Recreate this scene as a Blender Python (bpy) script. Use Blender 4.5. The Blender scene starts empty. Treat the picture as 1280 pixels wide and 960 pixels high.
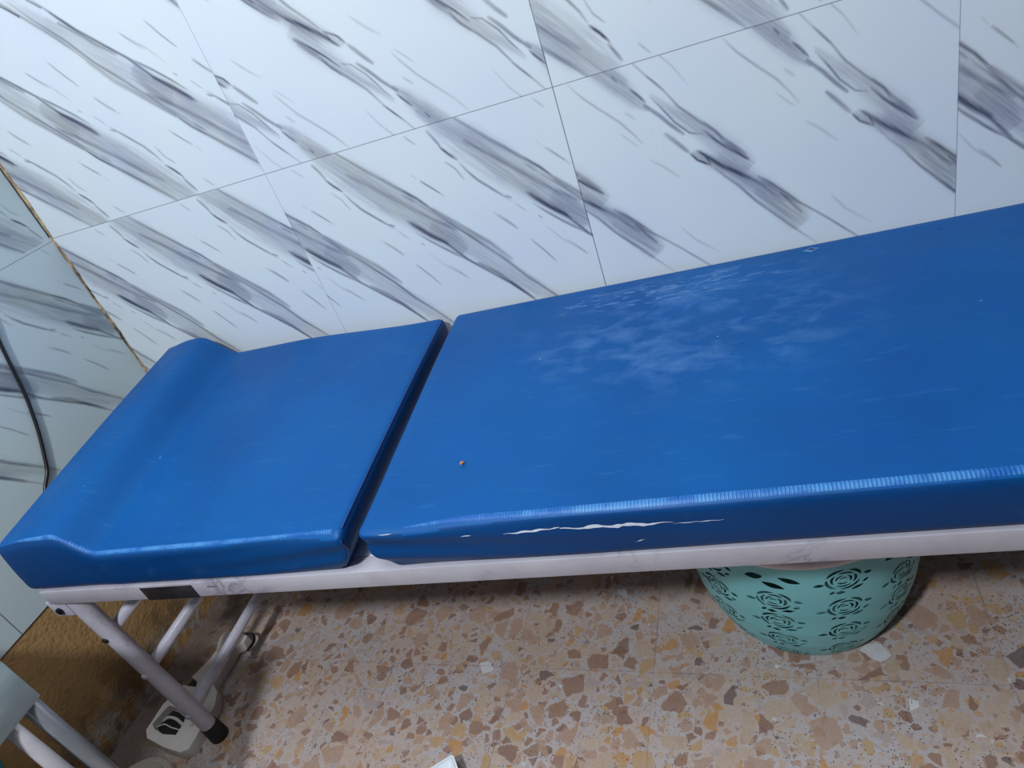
import bpy, bmesh, math, random
import numpy as np
from mathutils import Vector, Matrix
S = bpy.context.scene
random.seed(4)
rng = np.random.default_rng(7)

# ---------------------------------------------------------------- camera
cam_d = bpy.data.cameras.new('camera'); cam = bpy.data.objects.new('camera', cam_d)
S.collection.objects.link(cam); S.camera = cam
cam.location = (1.3812, -1.1911, 1.1682)
cam.rotation_mode = 'XYZ'
cam.rotation_euler = (1.0048, 0.3125, 0.2188)
cam_d.sensor_width = 36.0; cam_d.lens = 850.16 / 1280 * 36; cam_d.clip_start = .02

# ---------------------------------------------------------------- light
S.view_settings.view_transform = 'Standard'; S.view_settings.look = 'None'
S.view_settings.gamma = 1; S.view_settings.exposure = 0.0
try: S.view_settings.use_curve_mapping = False
except Exception: pass
W = bpy.data.worlds.new('world'); S.world = W; W.use_nodes = True
W.node_tree.nodes['Background'].inputs[0].default_value = (.62, .76, 1.0, 1)
W.node_tree.nodes['Background'].inputs[1].default_value = .035
def area(name, loc, target, size, power, color):
    l = bpy.data.lights.new(name, 'AREA'); l.shape = 'DISK'; l.size = size; l.energy = power; l.color = color
    o = bpy.data.objects.new(name, l); S.collection.objects.link(o); o.location = loc
    o.rotation_euler = (Vector(target) - Vector(loc)).to_track_quat('-Z', 'Y').to_euler()
area('room_lamp', (.75, -2.0, 2.4), (.7, -.3, .6), .18, 45, (.88, .945, 1.0))
area('overhead_fill', (.9, -1.05, 2.75), (.9, -.7, 0), 1.0, 20, (.88, .945, 1.0))  # unseen overhead fill, added to brighten the upward faces

# ---------------------------------------------------------------- helpers
def link(o): S.collection.objects.link(o); return o
def tag(o, label=None, cat=None, group=None, kind=None):
    for k, v in (('label', label), ('category', cat), ('group', group), ('kind', kind)):
        if v: o[k] = v
    return o
def empty(name, loc=(0, 0, 0), rz=0):
    o = bpy.data.objects.new(name, None); o.location = loc; o.rotation_euler = (0, 0, rz); o.empty_display_size = .05
    return link(o)
def obj(name, bm, mat, parent=None, smooth=True, auto=None):
    me = bpy.data.meshes.new(name); bmesh.ops.recalc_face_normals(bm, faces=bm.faces[:]); bm.to_mesh(me); bm.free()
    if smooth:
        me.polygons.foreach_set('use_smooth', [True] * len(me.polygons))
        if auto: me.set_sharp_from_angle(angle=math.radians(auto))
    o = bpy.data.objects.new(name, me); me.materials.append(mat); link(o)
    if parent: o.parent = parent
    return o
def box(bm, lo, hi, bev=0.0, seg=2):
    r = bmesh.ops.create_cube(bm, size=1); vs = r['verts']
    for v in vs:
        v.co = Vector([lo[i] + (v.co[i] + .5) * (hi[i] - lo[i]) for i in range(3)])
    if bev:
        es = list({e for v in vs for e in v.link_edges})
        bmesh.ops.bevel(bm, geom=es, offset=bev, segments=seg, profile=.5, affect='EDGES')
    return bm
def tube(bm, pts, r, seg=20, cap=True, rs=None):
    pts = [Vector(p) for p in pts]; rings = []; up = None
    for i, p in enumerate(pts):
        t = (pts[min(i + 1, len(pts) - 1)] - pts[max(i - 1, 0)]).normalized()
        if up is None:
            up = Vector((0, 0, 1)) if abs(t.z) < .9 else Vector((1, 0, 0))
        a = t.cross(up).normalized(); b = a.cross(t).normalized(); up = b
        rr = rs[i] if rs else r
        rings.append([bm.verts.new(p + rr * (math.cos(2 * math.pi * k / seg) * a + math.sin(2 * math.pi * k / seg) * b)) for k in range(seg)])
    for A, B in zip(rings, rings[1:]):
        for k in range(seg): bm.faces.new((A[k], A[(k + 1) % seg], B[(k + 1) % seg], B[k]))
    if cap: bm.faces.new(rings[0][::-1]); bm.faces.new(rings[-1])
    return bm
def smooth_path(pts, n=8):
    P = [Vector(p) for p in pts]; P = [P[0]] + P + [P[-1]]; out = []
    for i in range(1, len(P) - 2):
        for k in range(n):
            t = k / n; a, b, c, d = P[i - 1], P[i], P[i + 1], P[i + 2]
            out.append(.5 * ((2 * b) + (c - a) * t + (2 * a - 5 * b + 4 * c - d) * t * t + (3 * b - a - 3 * c + d) * t ** 3))
    return out + [P[-2]]
def lathe(bm, prof, seg=64, c=(0, 0)):
    rings = [[bm.verts.new((c[0] + r * math.cos(2 * math.pi * k / seg), c[1] + r * math.sin(2 * math.pi * k / seg), z)) for k in range(seg)] if r > 1e-6 else [bm.verts.new((c[0], c[1], z))] for r, z in prof]
    for A, B in zip(rings, rings[1:]):
        for k in range(seg):
            if len(A) == 1 and len(B) == 1: continue
            if len(A) == 1: bm.faces.new((A[0], B[(k + 1) % seg], B[k]))
            elif len(B) == 1: bm.faces.new((A[k], A[(k + 1) % seg], B[0]))
            else: bm.faces.new((A[k], A[(k + 1) % seg], B[(k + 1) % seg], B[k]))
    return bm

# ---------------------------------------------------------------- materials
class N:
    def __init__(s, name):
        s.m = bpy.data.materials.new(name); s.m.use_nodes = True; s.t = s.m.node_tree
        s.b = s.t.nodes['Principled BSDF']; s.n = s.t.nodes; s.l = s.t.links
        s._pos = None
    def link(s, a, b): s.l.new(a, b)
    def val(s, x, sock):
        if isinstance(x, bpy.types.NodeSocket): s.l.new(x, sock)
        elif isinstance(x, (tuple, list)) and len(x) == 3 and sock.type == 'RGBA': sock.default_value = (*x, 1)
        else: sock.default_value = x
    def pos(s):
        if not s._pos: s._pos = s.n.new('ShaderNodeTexCoord').outputs['Object']
        return s._pos
    def map(s, v, loc=(0, 0, 0), rot=(0, 0, 0), sc=(1, 1, 1)):
        n = s.n.new('ShaderNodeMapping'); s.l.new(v, n.inputs[0]); n.inputs[1].default_value = loc; n.inputs[2].default_value = rot; n.inputs[3].default_value = sc
        return n.outputs[0]
    def noise(s, v, scale, detail=2, rough=.5, dist=0):
        n = s.n.new('ShaderNodeTexNoise'); s.l.new(v, n.inputs['Vector']); n.inputs['Scale'].default_value = scale
        n.inputs['Detail'].default_value = detail; n.inputs['Roughness'].default_value = rough; n.inputs['Distortion'].default_value = dist
        return n.outputs
    def vor(s, v, scale, feature='F1', rand=1):
        n = s.n.new('ShaderNodeTexVoronoi'); n.feature = feature; s.l.new(v, n.inputs['Vector']); n.inputs['Scale'].default_value = scale
        n.inputs['Randomness'].default_value = rand
        return n.outputs
    def math(s, op, a, b=0.0, c=0.0):
        n = s.n.new('ShaderNodeMath'); n.operation = op; s.val(a, n.inputs[0]); s.val(b, n.inputs[1]); s.val(c, n.inputs[2]); return n.outputs[0]
    def ramp(s, f, stops, interp='LINEAR'):
        n = s.n.new('ShaderNodeValToRGB'); e = n.color_ramp; e.interpolation = interp
        while len(e.elements) < len(stops): e.elements.new(.5)
        for k, (p, c) in enumerate(stops):
            e.elements[k].position = p; e.elements[k].color = (*c, 1) if isinstance(c, (tuple, list)) else (c, c, c, 1)
        s.l.new(f, n.inputs[0]); return n.outputs[0]
    def step(s, f, a, b):
        n = s.n.new('ShaderNodeMapRange'); n.interpolation_type = 'SMOOTHSTEP'; s.val(f, n.inputs[0]); n.inputs[1].default_value = a; n.inputs[2].default_value = b
        return n.outputs[0]
    def mix(s, f, a, b, blend='MIX'):
        n = s.n.new('ShaderNodeMix'); n.data_type = 'RGBA'; n.blend_type = blend
        s.val(f, n.inputs[0]); s.val(a, n.inputs[6]); s.val(b, n.inputs[7]); return n.outputs[2]
    def sep(s, v):
        n = s.n.new('ShaderNodeSeparateXYZ'); s.l.new(v, n.inputs[0]); return n.outputs
    def attr(s, name):
        n = s.n.new('ShaderNodeAttribute'); n.attribute_name = name; return n.outputs['Fac']
    def bump(s, h, strength=.3, dist=.002):
        n = s.n.new('ShaderNodeBump'); n.inputs['Strength'].default_value = strength; n.inputs['Distance'].default_value = dist
        s.l.new(h, n.inputs['Height']); s.l.new(n.outputs[0], s.b.inputs['Normal'])
    def fin(s, color, rough=.5, metal=0, spec=.5):
        s.val(color, s.b.inputs['Base Color']); s.val(rough, s.b.inputs['Roughness']); s.val(metal, s.b.inputs['Metallic'])
        s.b.inputs['Specular IOR Level'].default_value = spec
        return s.m
def srgb(r, g, b):
    return tuple((x / 255 / 12.92) if x / 255 <= .04045 else ((x / 255 + .055) / 1.055) ** 2.4 for x in (r, g, b))
def plain(name, c, rough=.5, metal=0, var=.12, scale=40, bump=0, spec=.5):
    n = N(name); f = n.noise(n.pos(), scale, 4, .6)['Fac']
    col = n.mix(n.ramp(f, [(.3, 0.), (.7, 1.)]), tuple(x * (1 - var) for x in c), tuple(min(1, x * (1 + var)) for x in c))
    if bump: n.bump(f, bump, .002)
    return n.fin(col, rough, metal, spec)

BED_ROT = .0172
P1=[([(0.873,-0.0484,0.0248),(0.9096,0.0079,0.0267),(0.9407,0.0433,0.0354),(0.9857,0.0932,0.0382),(1.0291,0.1397,0.0336),(1.0814,0.1962,0.0301),(1.1141,0.2488,0.0216)],0.21),
 ([(0.8169,0.1768,0.0208),(0.8842,0.2409,0.0256),(0.9338,0.3017,0.0228),(0.9881,0.3582,0.0187),(1.04,0.4126,0.0166)],0.17),
 ([(0.9171,-0.0199,0.0042),(0.9429,0.0085,0.0042),(0.9855,0.0518,0.0042),(1.0292,0.094,0.0042),(1.0597,0.1227,0.0042),(1.0828,0.1532,0.0042),(1.1144,0.1933,0.0042)],0.42),
 ([(0.7917,0.1102,0.0033),(0.8124,0.1384,0.0033),(0.8408,0.1686,0.0033),(0.8779,0.2091,0.0033),(0.9092,0.2445,0.0033),(0.9379,0.2776,0.0033),(0.9706,0.3245,0.0033),(1.0119,0.3718,0.0033),(1.0554,0.429,0.0033)],0.45),
 ([(0.8295,0.1464,0.0057),(0.8723,0.1919,0.0057),(0.9193,0.2387,0.0057),(0.9552,0.2856,0.0057)],0.28),
 ([(0.9373,0.0425,0.0043),(0.9766,0.0769,0.0043),(1.0152,0.1148,0.0043),(1.0517,0.1489,0.0043),(1.0833,0.1766,0.0042),(1.116,0.2009,0.0042)],0.25),
 ([(1.0323,0.1069,0.0014),(1.0431,0.1184,0.0014),(1.0522,0.1295,0.0014)],0.5),
 ([(1.0365,0.0993,0.0014),(1.0597,0.1227,0.0014),(1.0781,0.1449,0.0014)],0.35),
 ([(0.9066,0.0344,0.0033),(0.9368,0.0736,0.0033),(0.9755,0.1226,0.0033)],-0.22),
 ([(0.8994,0.0239,0.0026),(0.9244,0.0564,0.0026)],-0.2),
 ([(0.8758,0.0073,0.0029),(0.8844,0.0233,0.003),(0.8925,0.041,0.003)],0.3),
 ([(0.889,0.0401,0.003),(0.9013,0.0573,0.003),(0.916,0.0735,0.003)],0.8),
 ([(0.9153,0.0751,0.0033),(0.9248,0.0954,0.0034),(0.9396,0.1172,0.0034),(0.9645,0.1435,0.0034),(0.9924,0.1726,0.0034)],0.5),
 ([(0.9924,0.1726,0.0011),(1.003,0.1864,0.0011),(1.0142,0.1986,0.0011)],0.6),
 ([(0.9807,0.1568,0.0015),(0.9868,0.1612,0.0015),(0.9939,0.1659,0.0015)],0.6),
 ([(0.8892,0.0683,0.0019),(0.9051,0.0867,0.0019),(0.915,0.111,0.0019)],0.25),
 ([(0.8292,0.0895,0.0016),(0.8482,0.111,0.0016),(0.8656,0.1322,0.0016)],0.25),
 ([(0.8153,0.0749,0.0016),(0.8255,0.0885,0.0016)],0.15),
 ([(1.021,0.1594,0.0051),(1.033,0.1741,0.0051),(1.0473,0.1879,0.0051),(1.0613,0.2024,0.0051),(1.0789,0.2178,0.0051),(1.0901,0.2299,0.0051)],0.6),
 ([(1.0266,0.1828,0.0029),(1.049,0.2069,0.0029),(1.0749,0.232,0.0029),(1.1133,0.2658,0.0029)],0.5),
 ([(0.7767,0.1633,0.0047),(0.8055,0.1942,0.0047),(0.836,0.2217,0.0047)],0.3),
 ([(0.7917,0.187,0.0034),(0.8322,0.2208,0.0034),(0.8648,0.2655,0.0034),(0.8983,0.2982,0.0034),(0.9352,0.334,0.0034),(0.9616,0.3656,0.0034),(0.9998,0.4133,0.0034)],0.62),
 ([(0.8817,0.2755,0.0034),(0.9128,0.3035,0.0034),(0.939,0.3348,0.0034),(0.9705,0.3763,0.0034)],0.3),
 ([(1.03,0.208,0.0015),(1.0383,0.2176,0.0015)],0.5),
 ([(0.947,0.1824,0.0027),(0.9672,0.2026,0.0027),(0.9863,0.2265,0.0027)],0.18),
 ([(1.0019,0.2498,0.0016),(1.0202,0.2779,0.0016),(1.0387,0.3063,0.0016)],0.2),
 ([(1.0381,0.2309,0.0019),(1.0647,0.2682,0.0019),(1.1033,0.3046,0.0019)],0.18),
 ([(1.0764,0.0909,0.0013),(1.0926,0.107,0.0013),(1.109,0.1232,0.0013)],0.25),
 ([(0.8301,0.0055,0.0023),(0.8389,0.0165,0.0023),(0.8478,0.0276,0.0023)],0.2),
 ([(0.7515,0.2509,0.0018),(0.771,0.2769,0.0018),(0.7915,0.3121,0.0018)],0.2),
 ([(0.8185,0.2658,0.0018),(0.8366,0.2847,0.0018),(0.8532,0.3077,0.0018)],0.2),
 ([(0.7037,0.1913,0.0027),(0.7214,0.2101,0.0027),(0.7352,0.228,0.0027)],0.15)]
P2=[([(1.1672,-0.0476,0.0201),(1.2031,-0.0038,0.0216),(1.2268,0.0282,0.0188),(1.2453,0.0576,0.0131),(1.2659,0.0786,0.0058)],0.24),
 ([(1.2712,0.0526,0.0043),(1.3011,0.0882,0.01),(1.3271,0.1138,0.0137),(1.3529,0.1426,0.0188),(1.3785,0.1748,0.0228),(1.4094,0.2153,0.0244)],0.2),
 ([(1.2389,-0.0239,0.0025),(1.2535,-0.0011,0.0025),(1.2735,0.0265,0.0025),(1.2952,0.0548,0.0025),(1.3138,0.0856,0.0026),(1.3393,0.114,0.0026),(1.3601,0.1351,0.0026),(1.3752,0.1548,0.0026),(1.4067,0.1886,0.0026)],0.4),
 ([(1.2712,0.0229,0.0014),(1.2833,0.0381,0.0014),(1.2967,0.0552,0.0014)],0.65),
 ([(1.242,0.0369,0.0023),(1.2531,0.0506,0.0023),(1.2639,0.0657,0.0023)],0.7),
 ([(1.2172,0.0091,0.0014),(1.2218,0.0163,0.0015),(1.2256,0.0227,0.0015)],0.6),
 ([(1.2703,0.0569,0.0014),(1.2847,0.0776,0.0014),(1.3035,0.109,0.0015),(1.3241,0.1318,0.0015),(1.3444,0.1388,0.0014)],0.6),
 ([(1.2588,0.0674,0.0035),(1.2818,0.0922,0.0035),(1.2967,0.1119,0.0035),(1.3147,0.1325,0.0035)],0.35),
 ([(1.3453,0.1327,0.0017),(1.3632,0.1548,0.0017),(1.3816,0.174,0.0017),(1.407,0.1983,0.0017)],0.95),
 ([(1.3475,0.1193,0.0017),(1.3654,0.1397,0.0017),(1.3744,0.1609,0.0017)],0.4),
 ([(1.3744,0.1609,0.004),(1.3876,0.174,0.004),(1.4099,0.1991,0.004)],0.4),
 ([(1.2826,0.1207,0.0042),(1.2979,0.1392,0.0042),(1.3171,0.1637,0.0042)],0.32),
 ([(1.3171,0.1637,0.0018),(1.3285,0.1797,0.0018),(1.3482,0.193,0.0018)],0.9),
 ([(1.3283,0.1617,0.0018),(1.3417,0.175,0.0018),(1.3502,0.1962,0.0018)],0.6),
 ([(1.3444,0.1773,0.003),(1.3685,0.2016,0.003),(1.4075,0.2314,0.0029)],0.3),
 ([(1.1439,0.0019,0.0024),(1.1628,0.0286,0.0024),(1.1856,0.0535,0.0024),(1.2141,0.0833,0.0024),(1.2313,0.1071,0.0024),(1.2456,0.1303,0.0025)],0.22),
 ([(1.2099,0.1014,0.0015),(1.2228,0.1162,0.0015),(1.2385,0.1334,0.0015)],0.22),
 ([(1.2265,0.071,0.0027),(1.2419,0.0877,0.0027)],0.16),
 ([(1.2497,0.1578,0.0028),(1.2718,0.1768,0.0028),(1.2959,0.2033,0.0028)],0.16),
 ([(1.276,-0.0286,0.0016),(1.2946,-0.0035,0.0016),(1.3137,0.0205,0.0016),(1.3339,0.0567,0.0016)],0.2),
 ([(1.1206,-0.0524,0.0009),(1.1293,-0.0381,0.0009),(1.1328,-0.0163,0.0009)],0.0),
 ([(1.3523,0.1973,0.0027),(1.3679,0.2179,0.0027),(1.3894,0.2419,0.0027),(1.4131,0.2751,0.0027),(1.4488,0.3152,0.0027),(1.4766,0.3466,0.0027),(1.5104,0.3834,0.0027)],0.5),
 ([(1.3326,0.1644,0.0035),(1.3619,0.1948,0.0035),(1.3923,0.2191,0.0035),(1.4254,0.2475,0.0035),(1.4577,0.286,0.0035)],0.28),
 ([(1.4185,0.229,0.0026),(1.4403,0.2495,0.0026),(1.4593,0.2694,0.0026),(1.4839,0.2958,0.0026)],0.62),
 ([(1.3202,0.1644,0.0089),(1.3756,0.2066,0.0147),(1.4247,0.254,0.0204),(1.4569,0.2944,0.0249),(1.4837,0.3341,0.0266)],0.26),
 ([(1.1706,0.2342,0.0028),(1.1931,0.258,0.0028),(1.2157,0.282,0.0028),(1.2424,0.3033,0.0028),(1.2745,0.3335,0.0028),(1.3095,0.3684,0.0028),(1.3475,0.4081,0.0028)],0.42),
 ([(1.2014,0.2674,0.0021),(1.22,0.2943,0.0021),(1.2337,0.3127,0.0021)],0.35),
 ([(1.279,0.2894,0.0023),(1.3004,0.3205,0.0023),(1.3415,0.3563,0.0023)],0.16)]
U0X=[([(0.1637,-0.4133,0.0023),(0.1772,-0.4012,0.0023),(0.1899,-0.3884,0.0023)],0.7),
 ([(0.2269,-0.4053,0.0023),(0.2376,-0.3957,0.0023),(0.2463,-0.3868,0.0022)],0.6),
 ([(0.2631,-0.3546,0.0027),(0.281,-0.3364,0.0027),(0.3027,-0.317,0.0027)],0.45),
 ([(0.1674,-0.4169,0.0033),(0.1988,-0.3819,0.0032),(0.2402,-0.3353,0.0032),(0.2673,-0.2991,0.0032),(0.2991,-0.256,0.0032)],0.35),
 ([(0.191,-0.4098,0.0206),(0.2238,-0.3712,0.0228),(0.2556,-0.3357,0.0227)],0.15)]
# ---------------------------------------------------------------- marble print (0.25 m wide repeat, 0.6 m sheets)
CW, CH, RES = .25, .60, .00125
def paint(strokes):
    nx, ny = int(CW / RES), int(CH / RES)
    X, D = np.meshgrid((np.arange(nx) + .5) * RES, (np.arange(ny) + .5) * RES)
    out = np.zeros_like(X)
    for pts, s in strokes:
        if s == 0: continue
        P = np.array(pts); x0 = P[:, 0].min(); shift0 = math.floor(x0 / CW)
        span = int(math.ceil((P[:, 0].max() - shift0 * CW) / CW)) + 1
        L = np.concatenate([[0], np.cumsum(np.hypot(np.diff(P[:, 0]), np.diff(P[:, 1])))])
        best = np.full(X.shape, 0.)
        for k in range(-1, span + 1):
            XX = X + (shift0 + k) * CW
            mval = np.zeros_like(X)
            dmin = np.full(X.shape, 9.)
            for i in range(len(P) - 1):
                a, b = P[i], P[i + 1]; d = b[:2] - a[:2]; l2 = d @ d + 1e-12
                t = np.clip(((XX - a[0]) * d[0] + (D - a[1]) * d[1]) / l2, 0, 1)
                dist = np.hypot(XX - a[0] - t * d[0], D - a[1] - t * d[1])
                hw = (a[2] + t * (b[2] - a[2])) * (.78 if s >= .4 else 1.)
                al = (L[i] + t * math.sqrt(l2)) / L[-1]
                tp = np.clip(al / .30, 0, 1) * np.clip((1 - al) / .30, 0, 1)
                tp = tp ** (.5 if s > .4 else .22)
                q = dist / (hw * (.45 + .55 * tp) + 1e-6)
                v = np.where(q < 2, np.exp(-(q ** (4 if s < .3 and a[2] > .02 else 2)) * 1.1) * (.15 + .85 * tp), 0)
                mval = np.maximum(mval, v)
            best = np.maximum(best, mval)
        if s > 0: out = 1 - (1 - out) * (1 - min(.95, s * (1.35 if s < .4 else 1.)) * best)
        else: out = out * (1 + s * best * 2)
    return np.clip(out, 0, 1)
PR1 = paint(P1); PR2 = paint(P2); PX = paint(U0X) * 0
def sample(img, X, D):
    ny, nx = img.shape
    fx = (X / RES - .5) % nx; fy = np.clip(D / RES - .5, 0, ny - 1.001)
    x0 = np.floor(fx).astype(int); y0 = np.floor(fy).astype(int); tx = fx - x0; ty = fy - y0
    x0 %= nx; x1 = (x0 + 1) % nx; y1 = y0 + 1
    return (img[y0, x0] * (1 - tx) + img[y0, x1] * tx) * (1 - ty) + (img[y1, x0] * (1 - tx) + img[y1, x1] * tx) * ty
ZS = .965
def depth(z): # distance from the joint between the two rows, folded to one sheet
    return np.where(z < ZS, np.mod(ZS - z, CH), np.mod(z - ZS, CH))
def strokes_world(strokes, X, Dm):
    out = np.zeros_like(X)
    for pts, s in strokes:
        P = np.array(pts); sel = (X > P[:, 0].min() - .05) & (X < P[:, 0].max() + .05) & (Dm > P[:, 1].min() - .05) & (Dm < P[:, 1].max() + .05)
        x, d = X[sel], Dm[sel]; best = np.zeros_like(x)
        for i in range(len(P) - 1):
            a, b = P[i], P[i + 1]; dd = b[:2] - a[:2]; l2 = dd @ dd + 1e-12
            t = np.clip(((x - a[0]) * dd[0] + (d - a[1]) * dd[1]) / l2, 0, 1)
            q = np.hypot(x - a[0] - t * dd[0], d - a[1] - t * dd[1]) / (a[2] + t * (b[2] - a[2]))
            best = np.maximum(best, np.exp(-q * q * 1.1))
        out[sel] = 1 - (1 - out[sel]) * (1 - s * best)
    return out
def vein_back(x, z):
    up = z >= ZS; d = depth(z)
    XC, X1, X2, X3 = -.086, .5205, 1.12, 1.7132
    lo = np.where(x < X1, sample(PR1, x + .038, d), np.where(x < X2, sample(PR1, x, d), np.where(x < X3, sample(PR2, x, d), sample(PR1, x - 1.173, d))))
    hi = np.where(x < X1, sample(PR1, -x + .978, d), np.where(x < X2, sample(PR2, -x + 1.862, d), sample(PR1, -x + 2.117, d)))
    return np.maximum(np.where(up, hi, lo), strokes_world(U0X, x, ZS - z))
def vein_left(y, z):
    d = depth(z)
    return np.where(z >= ZS, sample(PR1, -y + .367, d), sample(PR1, y + .615, d))

def grid_wall(name, us, zs, place, vein, mat):
    U, Z = np.meshgrid(us, zs); nu, nz = len(us), len(zs)
    co = place(U.ravel(), Z.ravel()).astype(np.float32)
    me = bpy.data.meshes.new(name); nf = (nu - 1) * (nz - 1)
    me.vertices.add(nu * nz); me.vertices.foreach_set('co', co.ravel())
    i = (np.arange(nz - 1)[:, None] * nu + np.arange(nu - 1)[None]).ravel()
    f = np.stack([i, i + 1, i + nu + 1, i + nu], 1).astype(np.int32)
    me.loops.add(nf * 4); me.loops.foreach_set('vertex_index', f.ravel())
    me.polygons.add(nf); me.polygons.foreach_set('loop_start', np.arange(nf, dtype=np.int32) * 4)
    me.update(calc_edges=True)
    a = me.attributes.new('vein', 'FLOAT', 'POINT'); a.data.foreach_set('value', vein(U, Z).astype(np.float32).ravel())
    me.materials.append(mat)
    o = link(bpy.data.objects.new(name, me)); o['kind'] = 'structure'
    return o

def marble_mat(name, axis, joints, jz, tint=(1, 1, 1)):
    n = N(name); p = n.pos(); s = n.sep(p); u = s[axis]; z = s[2]
    # stretched noise running along the veins
    ang = math.radians(48)
    cu = n.n.new('ShaderNodeCombineXYZ'); n.link(u, cu.inputs[0]); n.link(z, cu.inputs[1])
    rot = n.map(cu.outputs[0], rot=(0, 0, ang))
    fine = n.noise(n.map(rot, sc=(14, 260, 1)), 1, 3, .6, .0)['Fac']
    mid = n.noise(n.map(rot, sc=(5, 60, 1)), 1, 3, .6, .0)['Fac']
    v = n.attr('vein')
    mod = n.math('ADD', n.math('MULTIPLY', n.ramp(fine, [(.35, 0.), (.65, 1.)]), .40), n.math('MULTIPLY', n.ramp(mid, [(.35, 0.), (.65, 1.)]), .30))
    vv = n.math('MULTIPLY', v, n.math('ADD', mod, .74))
    # faint specks and hair streaks on the pale field
    hair = n.ramp(n.noise(n.map(rot, loc=(3, 5, 0), sc=(7, 170, 1)), 1, 2, .5)['Fac'], [(.66, 0.), (.78, 1.)])
    vv = n.math('ADD', vv, n.math('MULTIPLY', hair, .10))
    cloud = n.noise(p, 3.2, 3, .5)['Fac']
    base = n.mix(n.ramp(cloud, [(.35, 0.), (.65, 1.)]), srgb(208, 216, 226), srgb(212, 221, 224))
    wash = n.mix(n.ramp(n.noise(p, 9, 2)['Fac'], [(.4, 0.), (.6, 1.)]), srgb(160, 166, 180), srgb(170, 175, 177))
    col = n.mix(n.step(vv, 0, .42), base, wash)
    col = n.mix(n.step(vv, .24, .95), col, srgb(70, 76, 98))
    # blistered specks in a few places
    sp = n.vor(p, 240)
    spk = n.math('MULTIPLY', n.ramp(sp['Distance'], [(.10, 1.), (.22, 0.)]), n.ramp(n.noise(p, 6.5, 1)['Fac'], [(.70, 0.), (.76, 1.)]))
    col = n.mix(n.math('MULTIPLY', spk, .5), col, srgb(90, 96, 110))
    # joints
    def line(val, at, w, soft=.0006):
        d = n.math('ABSOLUTE', n.math('SUBTRACT', val, at)); return n.math('SUBTRACT', 1., n.step(d, w, w + soft))
    j = None
    for at, w, st in joints:
        q = n.math('MULTIPLY', line(u, at, w), st)
        if isinstance(st, float): pass
        j = q if j is None else n.math('MAXIMUM', j, q)
    q = n.math('MULTIPLY', line(z, jz, .0005), .60); j = n.math('MAXIMUM', j, q)
    col = n.mix(j, col, srgb(70, 74, 88))
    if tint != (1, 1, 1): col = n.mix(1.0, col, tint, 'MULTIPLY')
    n.bump(n.math('SUBTRACT', n.noise(p, 22, 2)['Fac'], j), .10, .0015)
    return n.fin(col, .42, 0, .35)

M_back = marble_mat('marble_back', 0, [(.5205, .0003, .45), (1.12, .0006, .75), (1.7132, .0004, .5)], .965)
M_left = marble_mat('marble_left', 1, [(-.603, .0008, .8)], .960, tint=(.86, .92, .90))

us = np.concatenate([np.arange(-.086, 1.86, .0018)]); zs = np.arange(.555, 1.43, .0018)
grid_wall('wall_back', us, zs, lambda u, z: np.stack([u, np.full_like(u, .01), z], 1), vein_back, M_back)
# the same wall, the part beyond the picture and behind the couch
def plane(name, pts, mat, parent=None):
    bm = bmesh.new(); bm.faces.new([bm.verts.new(p) for p in pts]); return obj(name, bm, mat, parent, smooth=False)
ys = np.arange(-.90, .0101, .0022)
grid_wall('wall_left', ys, np.arange(.362, 1.16, .0022), lambda u, z: np.stack([np.full_like(u, -.086), u, z], 1), vein_left, M_left)

# painted plaster below the sheets
def plaster_mat():
    n = N('ochre_plaster'); p = n.pos(); z = n.sep(p)[2]
    a = n.noise(p, 45, 5, .65)['Fac']; b = n.noise(p, 7, 3)['Fac']
    col = n.mix(n.ramp(b, [(.35, 0.), (.65, 1.)]), srgb(176, 140, 92), srgb(160, 128, 88))
    col = n.mix(n.ramp(a, [(.55, 0.), (.75, .5)]), col, srgb(112, 80, 54))
    low = n.math('SUBTRACT', 1., n.step(z, .03, .13))
    peel = n.math('MULTIPLY', n.ramp(n.noise(p, 20, 4, .7)['Fac'], [(.48, 0.), (.54, 1.)]), low)
    col = n.mix(peel, col, srgb(168, 160, 152))
    dark_blots = n.math('MULTIPLY', n.ramp(n.noise(p, 8, 4, .65)['Fac'], [(.40, 0.), (.58, .7)]), n.math('SUBTRACT', 1., n.step(z, .08, .24)))  # dark brown blotches, stronger towards the floor
    col = n.mix(dark_blots, col, srgb(60, 44, 34))
    n.bump(n.math('ADD', a, n.noise(p, 130, 3)['Fac']), .55, .004)
    return n.fin(col, .6, 0, .3)
M_plaster = plaster_mat()
def structure(o): o['kind'] = 'structure'; return o
bm = bmesh.new(); box(bm, (-.20, -2.6, -.0), (-.0885, .0125, .3615)); structure(obj('wall_left_dado', bm, M_plaster, smooth=False)).name = 'wall_left_lower'
M_offwhite = plain('wall_paint', srgb(214, 220, 226), .6, 0, .04, 12)
bm = bmesh.new(); box(bm, (-.20, -2.6, 1.16), (-.086, .0125, 2.8)); box(bm, (-.20, -2.6, .3615), (-.086, -.90, 1.16)); box(bm, (-.20, -.9, .3615), (-.0875, .0125, 1.16))
structure(obj('wall_left_upper', bm, M_offwhite, smooth=False))
bm = bmesh.new(); box(bm, (-.20, .0115, .36), (2.9, .12, 2.8)); box(bm, (-.0885, .010, 1.43), (2.9, .0115, 2.8)); box(bm, (1.86, .010, .36), (2.9, .0115, 1.43)); box(bm, (-.0885, .010, .36), (1.86, .0115, .555))
structure(obj('wall_back_upper', bm, M_offwhite, smooth=False))
bm = bmesh.new(); box(bm, (-.20, .0125, 0), (2.9, .12, .36)); structure(obj('wall_back_lower', bm, M_plaster, smooth=False))

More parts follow.
